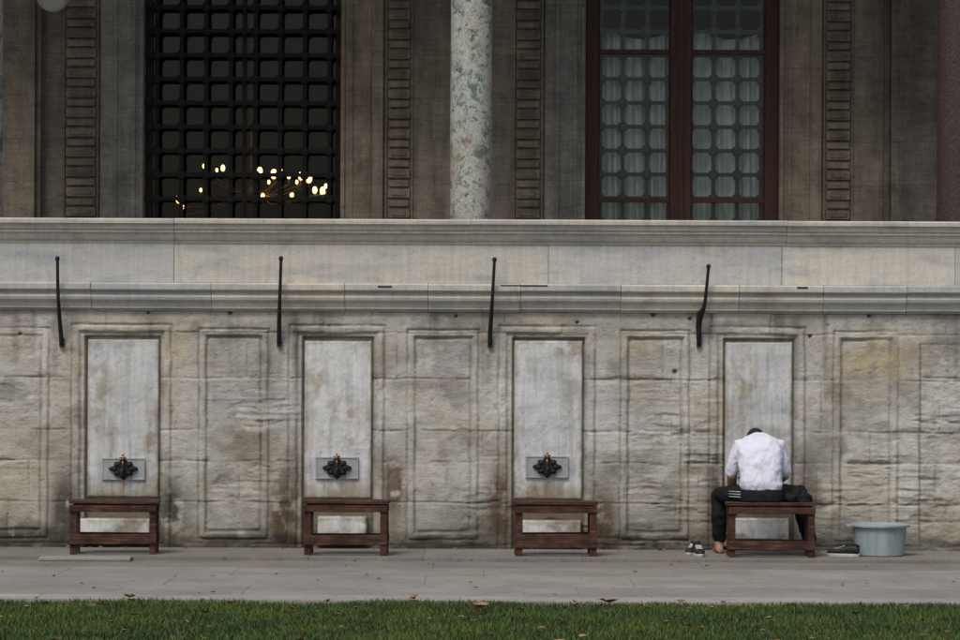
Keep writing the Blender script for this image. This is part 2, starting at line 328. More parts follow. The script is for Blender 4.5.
def slab(name,x0,x1,y0,y1,yf,yb,seed,kind,g):
    X0,X1,Z0,Z1=PX(x0),PX(x1),PZ(y1),PZ(y0); nx_=max(20,int((X1-X0)/.008)); nz_=max(12,int((Z1-Z0)/.008))
    A,B=np.meshgrid(np.linspace(X0,X1,nx_),np.linspace(Z0,Z1,nz_)); p_=480+S0*A; q_=HY-(B-H)*S0
    e=np.minimum(np.minimum(p_-x0,x1-p_),np.minimum(q_-y0,y1-q_))
    en=fbm(p_,q_,9,9,seed,3); rnd=1-sstep(0,1.2+1.6*sstep(.55,.75,en),e)
    Yd=yf+rnd*.012+(fbm(p_,q_,30,40,seed+5,4)-.5)*.005
    Cc=np.ones(A.shape+(3,))*np.array([g,g,g*.995])
    k1=fbm(p_,q_,34,60,seed+11,5); Cc*=(0.84+0.30*k1)[...,None]
    s1=sstep(.56,.74,fbm(p_,q_,22,44,seed+21,5)); Cc*=1-s1[...,None]*np.array([.14,.18,.26])
    s2=sstep(.50,.66,fbm(p_,q_,4,70,seed+31,4))*sstep(y0,y0+30,q_)*.16; Cc*=(1-s2)[...,None]
    for sd_ in (41,47):
        n_=fbm(p_,q_+p_*.7,46,30,seed+sd_,5); v_=1-sstep(.004,.022,np.abs(n_-.5)); Cc*=1-v_[...,None]*np.array([.16,.14,.11])
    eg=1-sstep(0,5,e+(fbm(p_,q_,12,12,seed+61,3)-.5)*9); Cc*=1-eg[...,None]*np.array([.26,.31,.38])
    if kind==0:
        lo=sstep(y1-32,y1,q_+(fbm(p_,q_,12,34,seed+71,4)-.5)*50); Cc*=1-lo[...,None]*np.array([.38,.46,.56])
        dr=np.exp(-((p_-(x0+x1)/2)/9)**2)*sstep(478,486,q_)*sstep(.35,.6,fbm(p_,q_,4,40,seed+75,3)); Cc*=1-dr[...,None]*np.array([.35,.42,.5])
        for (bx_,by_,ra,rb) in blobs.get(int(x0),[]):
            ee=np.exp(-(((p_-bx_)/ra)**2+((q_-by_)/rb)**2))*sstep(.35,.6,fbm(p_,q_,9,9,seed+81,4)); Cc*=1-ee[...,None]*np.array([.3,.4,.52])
    else:
        lo=sstep(.4,.62,fbm(p_,q_,22,16,seed+91,4)); Cc*=1-lo[...,None]*np.array([.45,.52,.6])
    V_=np.stack([A,Yd,B],-1); V_[0,:,1]=yb; V_[-1,:,1]=yb; V_[:,0,1]=yb; V_[:,-1,1]=yb
    I=np.arange(A.size).reshape(A.shape)
    npmesh(name,V_.reshape(-1,3),np.stack([I[:-1,:-1],I[:-1,1:],I[1:,1:],I[1:,:-1]],-1).reshape(-1,4),np.clip(Cc,.05,1.3).reshape(-1,3),MARBP,wall)
blobs={304:[(345,412,18,14),(352,455,8,30),(318,380,10,20)],87:[(100,400,10,40),(150,440,8,30)],514:[(566,350,14,10),(530,490,20,10)],725:[(745,380,12,30)]}
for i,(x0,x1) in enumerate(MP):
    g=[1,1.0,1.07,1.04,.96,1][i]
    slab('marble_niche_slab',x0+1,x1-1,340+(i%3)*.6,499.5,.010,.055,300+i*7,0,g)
    xa,xb=[(x0,x1-4),(80,152),(318,368),(520,582),(724,790),(x0,x1)][i]
    slab('marble_footing_slab',xa,xb,517+(i%2)*3,546,-.045,.045,400+i*9,1,1.1)
def z_(p): return PZ(p)
b=MB(); rr=random.Random(5)
def ledge(b,bps,prof,rr,cols):
    for i in range(len(bps)-1):
        dy=rr.uniform(-.004,.004); dz=rr.uniform(-.002,.002)
        b.xprof(bps[i]+.0015,bps[i+1]-.0015,[(y+dy if y<0.2 else y,z+dz) for y,z in prof],col=cols[i%len(cols)])
prof=[(0.25,z_(284)),(-0.105,z_(284)),(-0.125,z_(285.5)),(-0.125,z_(291)),(-0.11,z_(292.5)),(-0.088,z_(293)),(-0.084,z_(296)),(-0.098,z_(298)),(-0.09,z_(301)),(-0.065,z_(304.5)),(-0.05,z_(308)),(-0.048,z_(309.8)),(-0.022,z_(310)),(-0.02,z_(312)),(0.25,z_(312))]
cols=[(.98,.97,.93),(.9,.9,.88),(1.06,1.04,.98),(.94,.93,.88),(.88,.90,.91),(.83,.86,.9),(1.02,.98,.9),(.95,.94,.9)]
ledge(b,[PX(q) for q in (-1000,-700,-400,-160,-20,92,212,345,428,520,620,738,822,905,1010,1200,1500,2000)],prof,rr,cols)
b.build('lower_stone_ledge',MARB,wall,bevel=0.004)
b=MB()
bps=[-1000,-600,-200,174,548,781,954,1300,1700,2000]
for i in range(len(bps)-1):
    c=[(.95,.95,.95),(.9,.92,.95),(.90,.925,.955),(1.02,1.0,.96),(.97,.98,1),(1.12,1.10,1.05),(.95,.95,.95),(1,1,1),(1,1,1)][i]
    b.box(PX(bps[i])+.0015,PX(bps[i+1])-.0015,-0.045+rr.uniform(-.003,.003),0.2,PZ(283.9),PZ(243),col=c)
b.build('parapet_marble_slab',MARB,wall,bevel=0.004)
prof=[(0.22,z_(245)),(-0.05,z_(245)),(-0.055,z_(244)),(-0.055,z_(242.5)),(-0.075,z_(241)),(-0.088,z_(238.5)),(-0.098,z_(235.5)),(-0.1,z_(234.5)),(-0.118,z_(234)),(-0.118,z_(232)),(-0.135,z_(230.5)),(-0.142,z_(228)),(-0.146,z_(226)),(-0.165,z_(225.5)),(-0.168,z_(221.5)),(-0.155,z_(220.3)),(0.22,z_(220))]
b=MB()
cols=[(1.02,1.0,.95),(1.06,1.04,.98),(1.0,.99,.95),(1.04,1.01,.95)]
ledge(b,[PX(q) for q in (-1000,-560,-190,175,470,785,1100,1500,2000)],prof,rr,cols)
b.build('parapet_cornice',MARB,wall,bevel=0.003)
b=MB()
for x0,x1,yy in [(378,392,287),(500,547,285.5),(795,806,286)]:
    b.box(PX(x0),PX(x1),-0.130,-0.1,PZ(yy+1.2),PZ(yy-.3))
b.build('iron_cramp',IRON,wall,bevel=0.003)

# ---------------------------------------------------------------- iron rods
def rod(pts,rads,name='iron_rod'):
    b=MB(); P=[(PX(x,y),y,PZ(yy,y,x)) for x,yy,y in pts]; b.tube(P,rads,8)
    t=P[0]; b.ell((t[0],t[1],t[2]+.012),(.020,.020,.024),nu=10,nv=8)
    e=P[-1]; b.box(e[0]-.02,e[0]+.02,e[1]-.004,0.0,e[2]-.035,e[2]+.035)
    m=P[len(P)//2]; b.tube([(m[0],m[1],m[2]),(m[0],-.05,m[2]-.02)],.009,6)
    b.build(name,IRON,smooth=False)
rod([(57,260,-.2),(57.3,280,-.19),(58,300,-.17),(59.3,318,-.1),(60.6,332,-.05),(61.5,343,-.03)],[.013,.014,.015,.018,.020,.021])
rod([(280.5,260,-.2),(280,280,-.19),(279.5,300,-.17),(279,318,-.1),(279,332,-.05),(279,342,-.03)],[.013,.014,.015,.018,.020,.021])
rod([(494,261,-.2),(493,280,-.19),(492,300,-.17),(491,318,-.1),(490,332,-.05),(490,343,-.03)],[.013,.014,.015,.018,.020,.020])
rod([(708,268,-.2),(706.5,285,-.19),(705,300,-.17),(703.5,308,-.15),(700,314,-.1),(698.5,325,-.06),(699,343,-.03)],[.013,.014,.015,.018,.032,.026,.022])

# ---------------------------------------------------------------- taps
def tap(cx,cy):
    e=empty('water_tap',(PX(cx),0,PZ(cy,0,cx))); 
    b=MB(); w=21.5/S0; h=11/S0
    b.box(-w,w,-.008,.02,-h,h); 
    for (a,c,d,f) in [(-w,w,h-.014,h),(-w,w,-h,-h+.014),(-w,-w+.014,-h+.014,h-.014),(w-.014,w,-h+.014,h-.014)]: b.box(a,c,-.013,-.008,d,f)
    b.build('marble_plaque',PLAQ,e,bevel=.003)
    b=MB(); R=[];N=64
    for yy,k in ((-.009,1.0),(-.03,.96),(-.042,.8)):
        ring=[]
        for j in range(N):
            th=2*math.pi*j/N; r=1+.13*math.cos(8*th)+.10*math.cos(4*th)
            x=.116*math.cos(th)*r*.9; z=.080*math.sin(th)*r
            ring.append((x*k,yy,z*k+.002))
        R.append(ring)
    b.rings(R)
    for j in range(8):
        th=2*math.pi*j/8; b.ell((.072*math.cos(th),-.044,.05*math.sin(th)),(.02,.012,.017),nu=8,nv=6)
    b.tube([(0,-.03,.0),(0,-.07,.002),(0,-.10,-.004),(0,-.118,-.022),(0,-.12,-.05)],[.02,.017,.015,.014,.012],10)
    b.build('iron_rosette',IRON,e,smooth=False)
    b=MB(); b.tube([(0,-.055,.075),(0,-.055,.09),(0,-.055,.10)],[.012,.011,.012],10)
    b.tube([(-.024,-.055,.10),(0,-.055,.106),(.024,-.055,.10)],[.007,.010,.007],8,round_ends=True)
    b.ell((0,-.055,.118),(.010,.010,.013),nu=8,nv=6)
    b.tube([(0,-.055,.0),(0,-.055,.08)],.007,8)
    b.build('brass_handle',BRASS,e,smooth=True)
for q in [(124,469),(337.5,468),(547.5,467),(759,466)]: tap(*q)

# ---------------------------------------------------------------- stools
YS0,YS1=-0.97,-0.66
def stool(x0,x1,top,bot,ang=0,rail=(536,546)):
    yc=(YS0+YS1)/2; xm=PX((x0+x1)/2,YS0); w=(x1-x0)/sc(YS0); e=empty('wooden_stool',(xm,yc,0)); e.rotation_euler=(0,0,math.radians(ang))
    zt=PZ(top,YS0,(x0+x1)/2); d=(YS1-YS0)/2; h=w/2; b=MB(); r=random.Random(int(x0))
    z0=0.0
    for k in range(3):
        a=-d+k*(2*d/3)+.004; t_=r.uniform(-.008,.008)
        M=Matrix.Rotation(r.uniform(-.008,.008),4,'Y')
        b.box(-h+t_,h+r.uniform(-.010,.006),a,a+2*d/3-.008,zt-.028+r.uniform(-.002,.002),zt+r.uniform(-.002,.003),M=M)
    lw=.058
    for sx in (-1,1):
        cx=sx*(h-.045)
        for sy in (-1,1):
            cy=sy*(d-.04)
            b.box(cx-lw/2,cx+lw/2,cy-.02,cy+.02,z0,zt-.034)
        b.box(cx-.016,cx+.016,-d+.062,d-.062,.10,.16)
        b.box(cx-.016,cx+.016,-d+.062,d-.062,zt-.11,zt-.036)
    zr0,zr1=PZ(rail[1],YS0),PZ(rail[0],YS0)
    for sy in (-1,1):
        cy=sy*(d-.04); M=Matrix.Rotation(r.uniform(-.014,.014),4,'Y')
        b.box(-h+.045-.032,h-.045+.032,cy+sy*.021,cy+sy*.038,zt-.094,zt-.038)
        b.box(-h+.045-.030,h-.045+.034,cy+sy*.021,cy+sy*.040,zr0+(0.012 if sy>0 else 0),zr1,M=M)
    b.build('stool_frame',STOOL,e,bevel=.005)
    return e
stool(68,158,501,555,1.5)
stool(303,390,501,553,-1)
stool(514,599,502,557,2,(534,548))
stool(728,818,503,555,-1,(540,549))

# ---------------------------------------------------------------- tub
b=MB(); cx=PX(880.5,-.62); yt=-.62
R0=30/sc(yt); zt=PZ(524,yt,880)
prof=[(.19,0.0),(.205,.004),(R0-.028,zt-.03),(R0-.026,zt-.026),(R0,zt-.024),(R0+.002,zt-.006),(R0-.004,zt),(R0-.018,zt),(R0-.034,zt-.02),(.185,.02),(.02,.018)]
b.revolve((cx,yt,.002),prof,48)
for s in (-1,1):
    b.box(cx+s*R0-.035,cx+s*R0+.03,yt-.06,yt+.06,zt-.02,zt-.006)
n=NT('pale_blue_plastic'); p=n.geo.outputs['Position']
TUB=n.col(n.mix((0.29,0.355,0.375),n.ramp(n.noise(n.map((14,14,3)),1,4,.65),[(.3,.74),(.65,1.08)])),.5,.35)
b.build('plastic_washtub',TUB,smooth=False,bevel=.003)

# ---------------------------------------------------------------- shoes
SHB=simple('black_shoe',(0.014,0.014,0.016),0.6,0,0.3,40); SHW=simple('white_rubber',(0.50,0.50,0.48),0.6,0,0.2,40)
def shoe(x,y,ang,z=0.0,tip=0,white=False):
    e=empty('sneaker',(x,y,z)); e.rotation_euler=(0,math.radians(tip),math.radians(ang))
    def sec(t,zz0,zz1,w):
        return [(w*math.copysign(abs(math.cos(a))**.8,math.cos(a)),t,zz0+(zz1-zz0)*(0.5+0.5*math.sin(a))) for a in [2*math.pi*k/14 for k in range(14)]]
    b=MB(); b.rings([sec(-.13,.03,.075,.028),sec(-.12,.02,.10,.038),sec(-.09,.02,.105,.04),sec(-.04,.02,.10,.038),sec(0,.02,.085,.04),sec(.05,.02,.07,.046),sec(.10,.02,.058,.046),sec(.135,.022,.048,.034),sec(.15,.025,.038,.016)])
    b.build('shoe_upper',SHB,e,smooth=True,sub=1)
    b=MB()
    R=[]
    for zz,k in ((0,.96),(.020,1.0),(.025,.97)):
        R.append([((.047+.006*math.sin(a))*k*math.cos(a)*(1 if math.sin(a)>-.2 else .92),.145*k*math.sin(a)+.01,zz) for a in [2*math.pi*j/24 for j in range(24)]])
    b.rings(R)
    for k in range(4): b.box(-.026,.026,-.005+k*.022,.003+k*.022,.082-k*.008,.093-k*.008)
    b.build('shoe_sole_and_laces',SHW,e,smooth=False,bevel=.002)
    b=MB(); b.tube([(-.02,-.125,.09),(-.03,-.08,.108),(-.028,-.03,.106),(0,-.005,.1),(.028,-.03,.106),(.03,-.08,.108),(.02,-.125,.09),(0,-.132,.088),(-.02,-.125,.09)],.006,6)
    b.build('shoe_collar',SHB,e,smooth=True)
shoe(PX(845,-.78),-.78,68); shoe(PX(853,-.62),-.6,100)
shoe(PX(699,-.8),-.80,185); shoe(PX(694,-.62),-.62,160)

# ---------------------------------------------------------------- seated man
man=empty('seated_man')
SHIRT=NT('white_cotton'); w=SHIRT.noise(SHIRT.map((9,9,5)),1,3,.5,1.0); SHIRT.bump(w,.7,.03)
SHIRT=SHIRT.col((.70,.71,.81),.9,.1)
TROU=simple('black_track_cloth',(0.011,0.011,0.013),0.85,0,0.3,20,.2)
SKIN=simple('skin',(0.33,0.19,0.13),0.55,0,0.12,40,0.35); HAIR=simple('black_hair',(0.012,0.010,0.009),0.6,0,0.4,120,.4,.6)
mx0=PX(761,-.8)
def el(c,a,bb,t,n=24):
    t=Vector((0,t[0],t[1])).normalized(); u=Vector((1,0,0)); w=t.cross(u)
    out=[]
    for k in range(n):
        th=2*math.pi*k/n; cc,ss=math.cos(th),math.sin(th)
        cc=math.copysign(abs(cc)**.85,cc); ss=math.copysign(abs(ss)**.85,ss)
        out.append(Vector(c)+u*a*cc+w*bb*ss)
    return out
b=MB()
b.rings([el((mx0+.005,-.80,.555),.170,.13,(0,1)),el((mx0+.003,-.805,.60),.182,.136,(0,1)),el((mx0,-.80,.68),.176,.13,(.1,1)),el((mx0,-.785,.76),.182,.13,(.25,1)),
 el((mx0,-.75,.845),.19,.13,(.5,1)),el((mx0,-.70,.90),.192,.118,(.8,1)),el((mx0,-.64,.94),.17,.10,(1,.8)),el((mx0,-.58,.965),.12,.082,(1,.5)),el((mx0,-.53,.972),.078,.066,(1,.2)),el((mx0,-.50,.972),.066,.06,(1,.1))])
for s in (-1,1):
    sh=(mx0+s*.15,-.665,.925); mid=(mx0+s*.20,-.64,.80); elb=(mx0+s*.226,-.62,.71)
    b.tube([(mx0+s*.09,-.66,.93),sh,mid,elb],[.07,.074,.066,.060],16,round_ends=True)
b.build('shirt',SHIRT,man,vox=.010,sm=4,disp=(.10,.03))
KL=Vector((PX(720,-.45),-.43,.50)); KR=Vector((PX(799,-.45),-.43,.51)); AL=Vector((PX(720,-.4),-.40,.12)); AR=Vector((PX(811,-.4),-.40,.10))
b=MB()
b.rings([el((mx0+.01,-.80,.445),.165,.13,(0,1)),el((mx0+.01,-.80,.47),.19,.15,(0,1)),el((mx0+.01,-.80,.53),.182,.14,(0,1)),el((mx0+.005,-.80,.585),.155,.118,(0,1))])
for hip,K,A in ((Vector((mx0-.09,-.78,.50)),KL,AL),(Vector((mx0+.10,-.78,.50)),KR,AR)):
    m1=hip.lerp(K,.5)+Vector((0,0,.01)); s1=K.lerp(A,.45)+Vector((0,-.025,0))
    b.tube([hip,m1,K,s1,K.lerp(A,.93)],[.095,.09,.076,.074,.062],16,round_ends=True)
b.build('trousers',TROU,man,vox=.010,sm=3,disp=(.06,.026))
b=MB(); hip=Vector((mx0-.09,-.78,.50))
for dz in (0.022,.0,-.022):
    pts=[]
    for t_ in (0.0,.12,.25,.4):
        c0=hip.lerp(KL,t_); side=Vector((-.8,-.6,0)); pts.append(c0+side*(.099-.010*t_*2+.004)+Vector((0,0,.02+dz)))
    b.tube(pts,.004,6)
b.build('trouser_stripe',SHW,man,smooth=True)
b=MB(); b.ell((PX(793,-.8),-.80,.49),(.075,.10,.06)); b.ell((PX(800,-.75),-.74,.545),(.055,.08,.05)); b.ell((PX(806,-.85),-.86,.45),(.045,.05,.03)); b.ell((PX(806,-.8),-.80,.50),(.05,.05,.05))
b.build('folded_jacket',TROU,man,vox=.01,sm=3,disp=(.05,.05))
up=Vector((0,.80,.35)).normalized(); fw=Vector((0,.42,-.90)); fw=(fw-up*fw.dot(up)).normalized(); rt=fw.cross(up)
HM=Matrix((rt,fw,up)).transposed(); hc=Vector((mx0,-.375,.955))
def hp(x,f,u): return hc+HM@Vector((x,f,u))
b=MB(); b.ell(hc,(.074,.093,.105),HM); b.ell(hp(0,.03,-.06),(.055,.062,.06),HM)
b.tube([hp(0,-.03,-.04),hp(0,-.045,-.11),Vector((mx0,-.53,.965))],[.058,.056,.06],14)
b.tube([hp(0,.085,.015),hp(0,.107,-.018),hp(0,.098,-.03)],[.010,.015,.011],8,round_ends=True)
for s in (-1,1):
    b.ell(hp(s*.076,-.005,-.01),(.010,.019,.031),HM,nu=10,nv=8); b.ell(hp(s*.03,.078,.028),(.024,.012,.009),HM,nu=10,nv=8); b.ell(hp(s*.045,.06,-.03),(.022,.02,.02),HM,nu=10,nv=8)
b.ell(hp(0,.086,-.062),(.026,.010,.010),HM,nu=10,nv=8); b.ell(hp(0,.068,-.105),(.022,.02,.018),HM,nu=10,nv=8)
b.build('head_and_neck',SKIN,man,vox=.006,sm=2)
EYE=simple('eye',(0.5,.48,.45),.2,0,.05); b=MB()
for s in (-1,1): b.ell(hp(s*.031,.080,.008),(.013,.012,.010),HM,nu=10,nv=8)
b.build('eyes',EYE,man,smooth=True)
b=MB(); b.ell(hp(0,-.012,.022),(.081,.096,.098),HM); b.ell(hp(0,-.045,-.03),(.066,.055,.06),HM); b.build('hair',HAIR,man,vox=.007,sm=2,disp=(.02,.016))
def hand(b,w,d,nrm,side,L=.18,curl=.5):
    d=d.normalized(); nrm=(nrm-d*nrm.dot(d)).normalized(); lat=d.cross(nrm)*side
    b.ell(w+d*.045,(.042,.014,.052),Matrix((lat,nrm,d)).transposed(),nu=14,nv=10)
    for k,(o,l,r) in enumerate([(-.030,.070,.0085),(-.010,.080,.009),(.010,.075,.0088),(.030,.058,.0078)]):
        p=w+d*.075+lat*o; pts=[w+d*.04+lat*o*.8,p]; dd=d.copy()
        for q in (.45,.32,.25):
            dd=(dd+nrm*curl*.8).normalized(); pts.append(pts[-1]+dd*l*q)
        b.tube(pts,[r*1.05,r,r*.95,r*.88,r*.78],8,round_ends=True)
    pts=[w+d*.015-lat*.025,w+d*.035-lat*.05+nrm*.01,w+d*.062-lat*.062+nrm*.022,w+d*.085-lat*.058+nrm*.032]
    b.tube(pts,[.014,.0125,.0105,.0085],8,round_ends=True)
b=MB()
for s in (-1,1):
    e0=Vector((mx0+s*.224,-.62,.675)); w=Vector((mx0+s*.06-.05,-.36,.50))
    if s<0: w=Vector((KL.x+.11,-.36,.44)); 
    b.tube([Vector((mx0+s*.215,-.63,.75)),e0,e0.lerp(w,.3),e0.lerp(w,.7),w],[.045,.044,.042,.034,.027],14,round_ends=True)
    hand(b,w,(w-e0).normalized()*.5+Vector((0,.0,-.6)),Vector((-.3*s,.3,-.1)) if s<0 else Vector((-.8,.2,-.1)),s)
b.build('forearms_and_hands',SKIN,man,vox=.0045,sm=1)
b=MB()
for K,A,o in ((KL,AL,-.04),(KR,AR,.05)):
    b.tube([K.lerp(A,.75),A,Vector((A.x,A.y-.005,.06))],[.045,.036,.04],14,round_ends=True)
    dirf=Vector((o,1,0)).normalized(); lat=Vector((dirf.y,-dirf.x,0)); base_=Vector((A.x,A.y,0))
    R=[]
    for t_,w_,h_ in ((-.065,.018,.03),(-.055,.030,.055),(-.02,.034,.085),(.03,.034,.075),(.08,.040,.055),(.13,.045,.038),(.155,.043,.03)):
        R.append([base_+dirf*t_+lat*w_*math.cos(a)+Vector((0,0,h_*(.5+.5*math.sin(a))+.003)) for a in [2*math.pi*j/16 for j in range(16)]])
    b.rings(R)
    for k in range(5):
        l=[.055,.045,.04,.034,.028][k]; r=[.013,.0095,.009,.0085,.008][k]; sd=-1 if o>0 else 1
        p=base_+dirf*(.145-.008*k)+lat*(sd*(.032-.017*k))+Vector((0,0,r+.004)); b.tube([p,p+dirf*l*.55+Vector((0,0,.003)),p+dirf*l],[r,r,r*.8],8,round_ends=True)
b.build('bare_feet',SKIN,man,vox=.006,sm=1)

# ---------------------------------------------------------------- ground, pavement
b=MB(); b.box(-150,150,-200,100,-.6,-.075); b.build('ground',SOIL)
pav=empty('stone_pavement'); rr=random.Random(9)
b=MB()
def row(y0,y1,z,ws,c0,dark=1.0):
    x=-14+rr.uniform(0,1)
    while x<14:
        w=rr.uniform(*ws); k=rr.uniform(.94,1.05)*dark; h=rr.uniform(-.015,.015); dz=rr.uniform(-.0015,.0015)
        b.box(x+.001,x+w-.001,y0+.002,y1-.002,-.3,z+dz,col=(c0[0]*k*(1+h),c0[1]*k,c0[2]*k*(1-h))); x+=w
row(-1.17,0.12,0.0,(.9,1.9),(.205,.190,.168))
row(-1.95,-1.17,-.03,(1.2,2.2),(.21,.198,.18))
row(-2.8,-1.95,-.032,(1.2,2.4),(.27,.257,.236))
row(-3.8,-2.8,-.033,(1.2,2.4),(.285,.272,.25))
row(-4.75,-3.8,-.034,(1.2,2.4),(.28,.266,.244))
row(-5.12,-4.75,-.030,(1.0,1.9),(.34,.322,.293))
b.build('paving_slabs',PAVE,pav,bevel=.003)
b=MB(); b.box(-14,14,-5.1,-1.2,-.31,-.038,col=(.10,.09,.075)); b.build('joint_bed',PAVE,pav)
b=MB(); b.box(PX(40,-1.3),PX(132,-1.3),-1.36,-1.172,-.03,.004,col=(.28,.265,.24)); b.build('threshold_slab',PAVE,pav,bevel=.01)

# grass
N=190000; gx=np.random.uniform(-6,6,N); gy=-5.13-np.random.rand(N)*4.0
pn=fbm(gx*100,gy*100,60,60,201,3); hgt=np.random.uniform(.025,.06,N)*(0.6+0.9*pn); an=np.random.rand(N)*2*np.pi
wd=np.random.uniform(.0025,.0048,N); lean=np.random.uniform(.0,.035,N); la=np.random.rand(N)*2*np.pi
p0=np.stack([gx-np.cos(an)*wd,gy-np.sin(an)*wd,-.078*np.ones(N)],-1); p1=np.stack([gx+np.cos(an)*wd,gy+np.sin(an)*wd,-.078*np.ones(N)],-1)
m0=(p0+0); m0[:,0]+=np.cos(la)*lean*.35; m0[:,1]+=np.sin(la)*lean*.35; m0[:,2]+=hgt*.6
m1=(p1+0); m1[:,0]+=np.cos(la)*lean*.35; m1[:,1]+=np.sin(la)*lean*.35; m1[:,2]+=hgt*.6
tp=np.stack([gx+np.cos(la)*lean,gy+np.sin(la)*lean,-.078+hgt],-1)
V=np.stack([p0,p1,m1,m0,tp],1).reshape(-1,3); o=np.arange(N)[:,None]*5
F=np.concatenate([o+np.array([[0,1,2]]),o+np.array([[0,2,3]]),o+np.array([[3,2,4]])],0)
g=np.random.rand(N); pc=fbm(gx*100,gy*100,35,35,211,3)
C=np.stack([.042+.044*g+.10*(pc-.5),.078+.052*g+.11*(pc-.5),.018+.014*g],-1); dry=np.random.rand(N)<.06; C[dry]=(.16,.14,.065)
npmesh('grass_lawn',V,F,np.repeat(np.clip(C,.005,1),5,axis=0),BLADE,None,False)

b=MB(); rr=random.Random(21)
def leaf(x,y,z,s,big=False):
    an=rr.uniform(0,6.28); c=rr.choice([(.20,.11,.05),(.27,.16,.08),(.14,.08,.045),(.33,.24,.13)]); R=Matrix.Rotation(an,3,'Z')@Matrix.Rotation(rr.uniform(-.5,.5),3,'X')
    o=[(-1,0),(-.55,.42),(0,.5),(.3,.35),(.55,.5),(1,0),(.55,-.5),(.3,-.32),(0,-.5),(-.55,-.4)]
    vs=[Vector((x,y,z))+R@Vector((a*s,bb*s,abs(bb)*s*.7+(a*a)*s*.35+.006)) for a,bb in o]+[Vector((x,y,z))+R@Vector((0,0,.006))]
    b.add(vs,[(i,(i+1)%10,10) for i in range(10)],col=c)
def gl_(pxx,pyy):
    d=(H+.03)*S0*D/(pyy-HY); return (pxx-480)*d/(S0*D), d-D
for q,s in [((481,610),.085),((474,612),.05),((610,604),.07),((603,607),.04),((130,601),.05),((416,601),.06),((330,604),.035),((770,620),.045),((232,606),.035),((560,622),.04),((880,612),.03),((40,617),.035),((690,610),.03),((300,618),.03)]:
    x,y=gl_(*q); leaf(x,y,-.025,s)
for k in range(190): leaf(rr.uniform(-6,6),rr.uniform(-8.6,-5.2),-.028,rr.uniform(.015,.038))
for k in range(60): leaf(rr.uniform(-6,6),rr.uniform(-5.0,-1.2),-.03,rr.uniform(.010,.025))
for k in range(90): leaf(rr.uniform(-6,6),-abs(rr.gauss(.03,.12))-.03,0,rr.uniform(.01,.028))
b.build('fallen_leaves',LEAF)

# ---------------------------------------------------------------- portico / mosque building
bld=empty('mosque_portico'); YB=3.0; ZF=2.35; ZC=7.9
b=MB()
b.box(-14,14,.2,YB+.3,ZF-.12,ZF); b.build('portico_floor',MARB,bld)
W=[(143,340),(584,778)]
def bx(b,x0,x1,y0,y1,z0,z1,**k): b.box(PX(x0,YB),PX(x1,YB),y0,y1,z0,z1,**k)
ZW0,ZW1=2.55,5.75
b=MB()
edges=[(-1500,143),(340,584),(778,2300)]
for x0,x1 in edges: bx(b,x0,x1,YB,YB+.55,ZF,ZC)
for x0,x1 in W:
    bx(b,x0+.001,x1-.001,YB+.003,YB+.547,ZF,ZW0); bx(b,x0+.001,x1-.001,YB+.003,YB+.547,ZW1,ZC)
bx(b,-60,36,YB-.16,YB-.002,ZF,ZC-.4,col=(1.2,1.19,1.14)); bx(b,36.3,41,YB-.10,YB-.002,ZF,ZC-.4)
bx(b,888,936,YB-.16,YB-.002,ZF,ZC-.4,col=(.72,.74,.78)); bx(b,882,887.7,YB-.08,YB-.002,ZF,ZC-.4,col=(.8,.8,.8))
b.build('ashlar_wall',BROWN,bld,bevel=.006)
b=MB()
for x0,x1 in [(62,98),(384,412),(512,542),(822,852)]:
    bx(b,x0,x0+2,YB-.02,YB-.001,ZF,5.9); bx(b,x1-2,x1,YB-.02,YB-.001,ZF,5.9)
    z=ZF+.02; k=0; rr=random.Random(x0)
    while z<5.8:
        hh=.085 if k%2 else .06
        ins=3 if k%2 else 4
        c=rr.uniform(.85,1.15); bx(b,x0+ins,x1-ins,YB-.030,YB-.001,z,z+hh,col=(c,c*.97,c*.95))
        if k%2: bx(b,x0+ins+4,x1-ins-4,YB-.042,YB-.031,z+.02,z+hh-.02,col=(c*.85,c*.83,c*.8))
        z+=hh+.024; k+=1
b.build('carved_ladder_strip',BROWN,bld,bevel=.005)
def jamb(x0,x1,inner,mat,name):
    b=MB(); bx(b,x0,x1,YB-.05,YB-.0015,ZF,ZW1+.3)
    if inner>0: segs=[(x1-30,x1-26,.062),(x1-12,x1-8,.06),(x1-4,x1,.075)]
    else: segs=[(x0+26,x0+30,.062),(x0+8,x0+12,.06),(x0,x0+4,.075)]
    for a,c,d in segs: bx(b,a,c,YB-d,YB-.051,ZF,ZW1+.3)
    b.build(name,mat,bld,bevel=.004)
jamb(100,143,1,GREYF,'window_jamb_a'); jamb(340,382,-1,LTBR,'window_jamb_b'); jamb(544,584,1,GREYF,'window_jamb_c'); jamb(778,820,-1,LTBR,'window_jamb_d')
b=MB()
for x0,x1 in W: bx(b,x0-42,x1+42,YB-.09,YB-.0015,ZW1+.302,ZW1+.7)
b.build('window_lintel',GREYF,bld,bevel=.005)
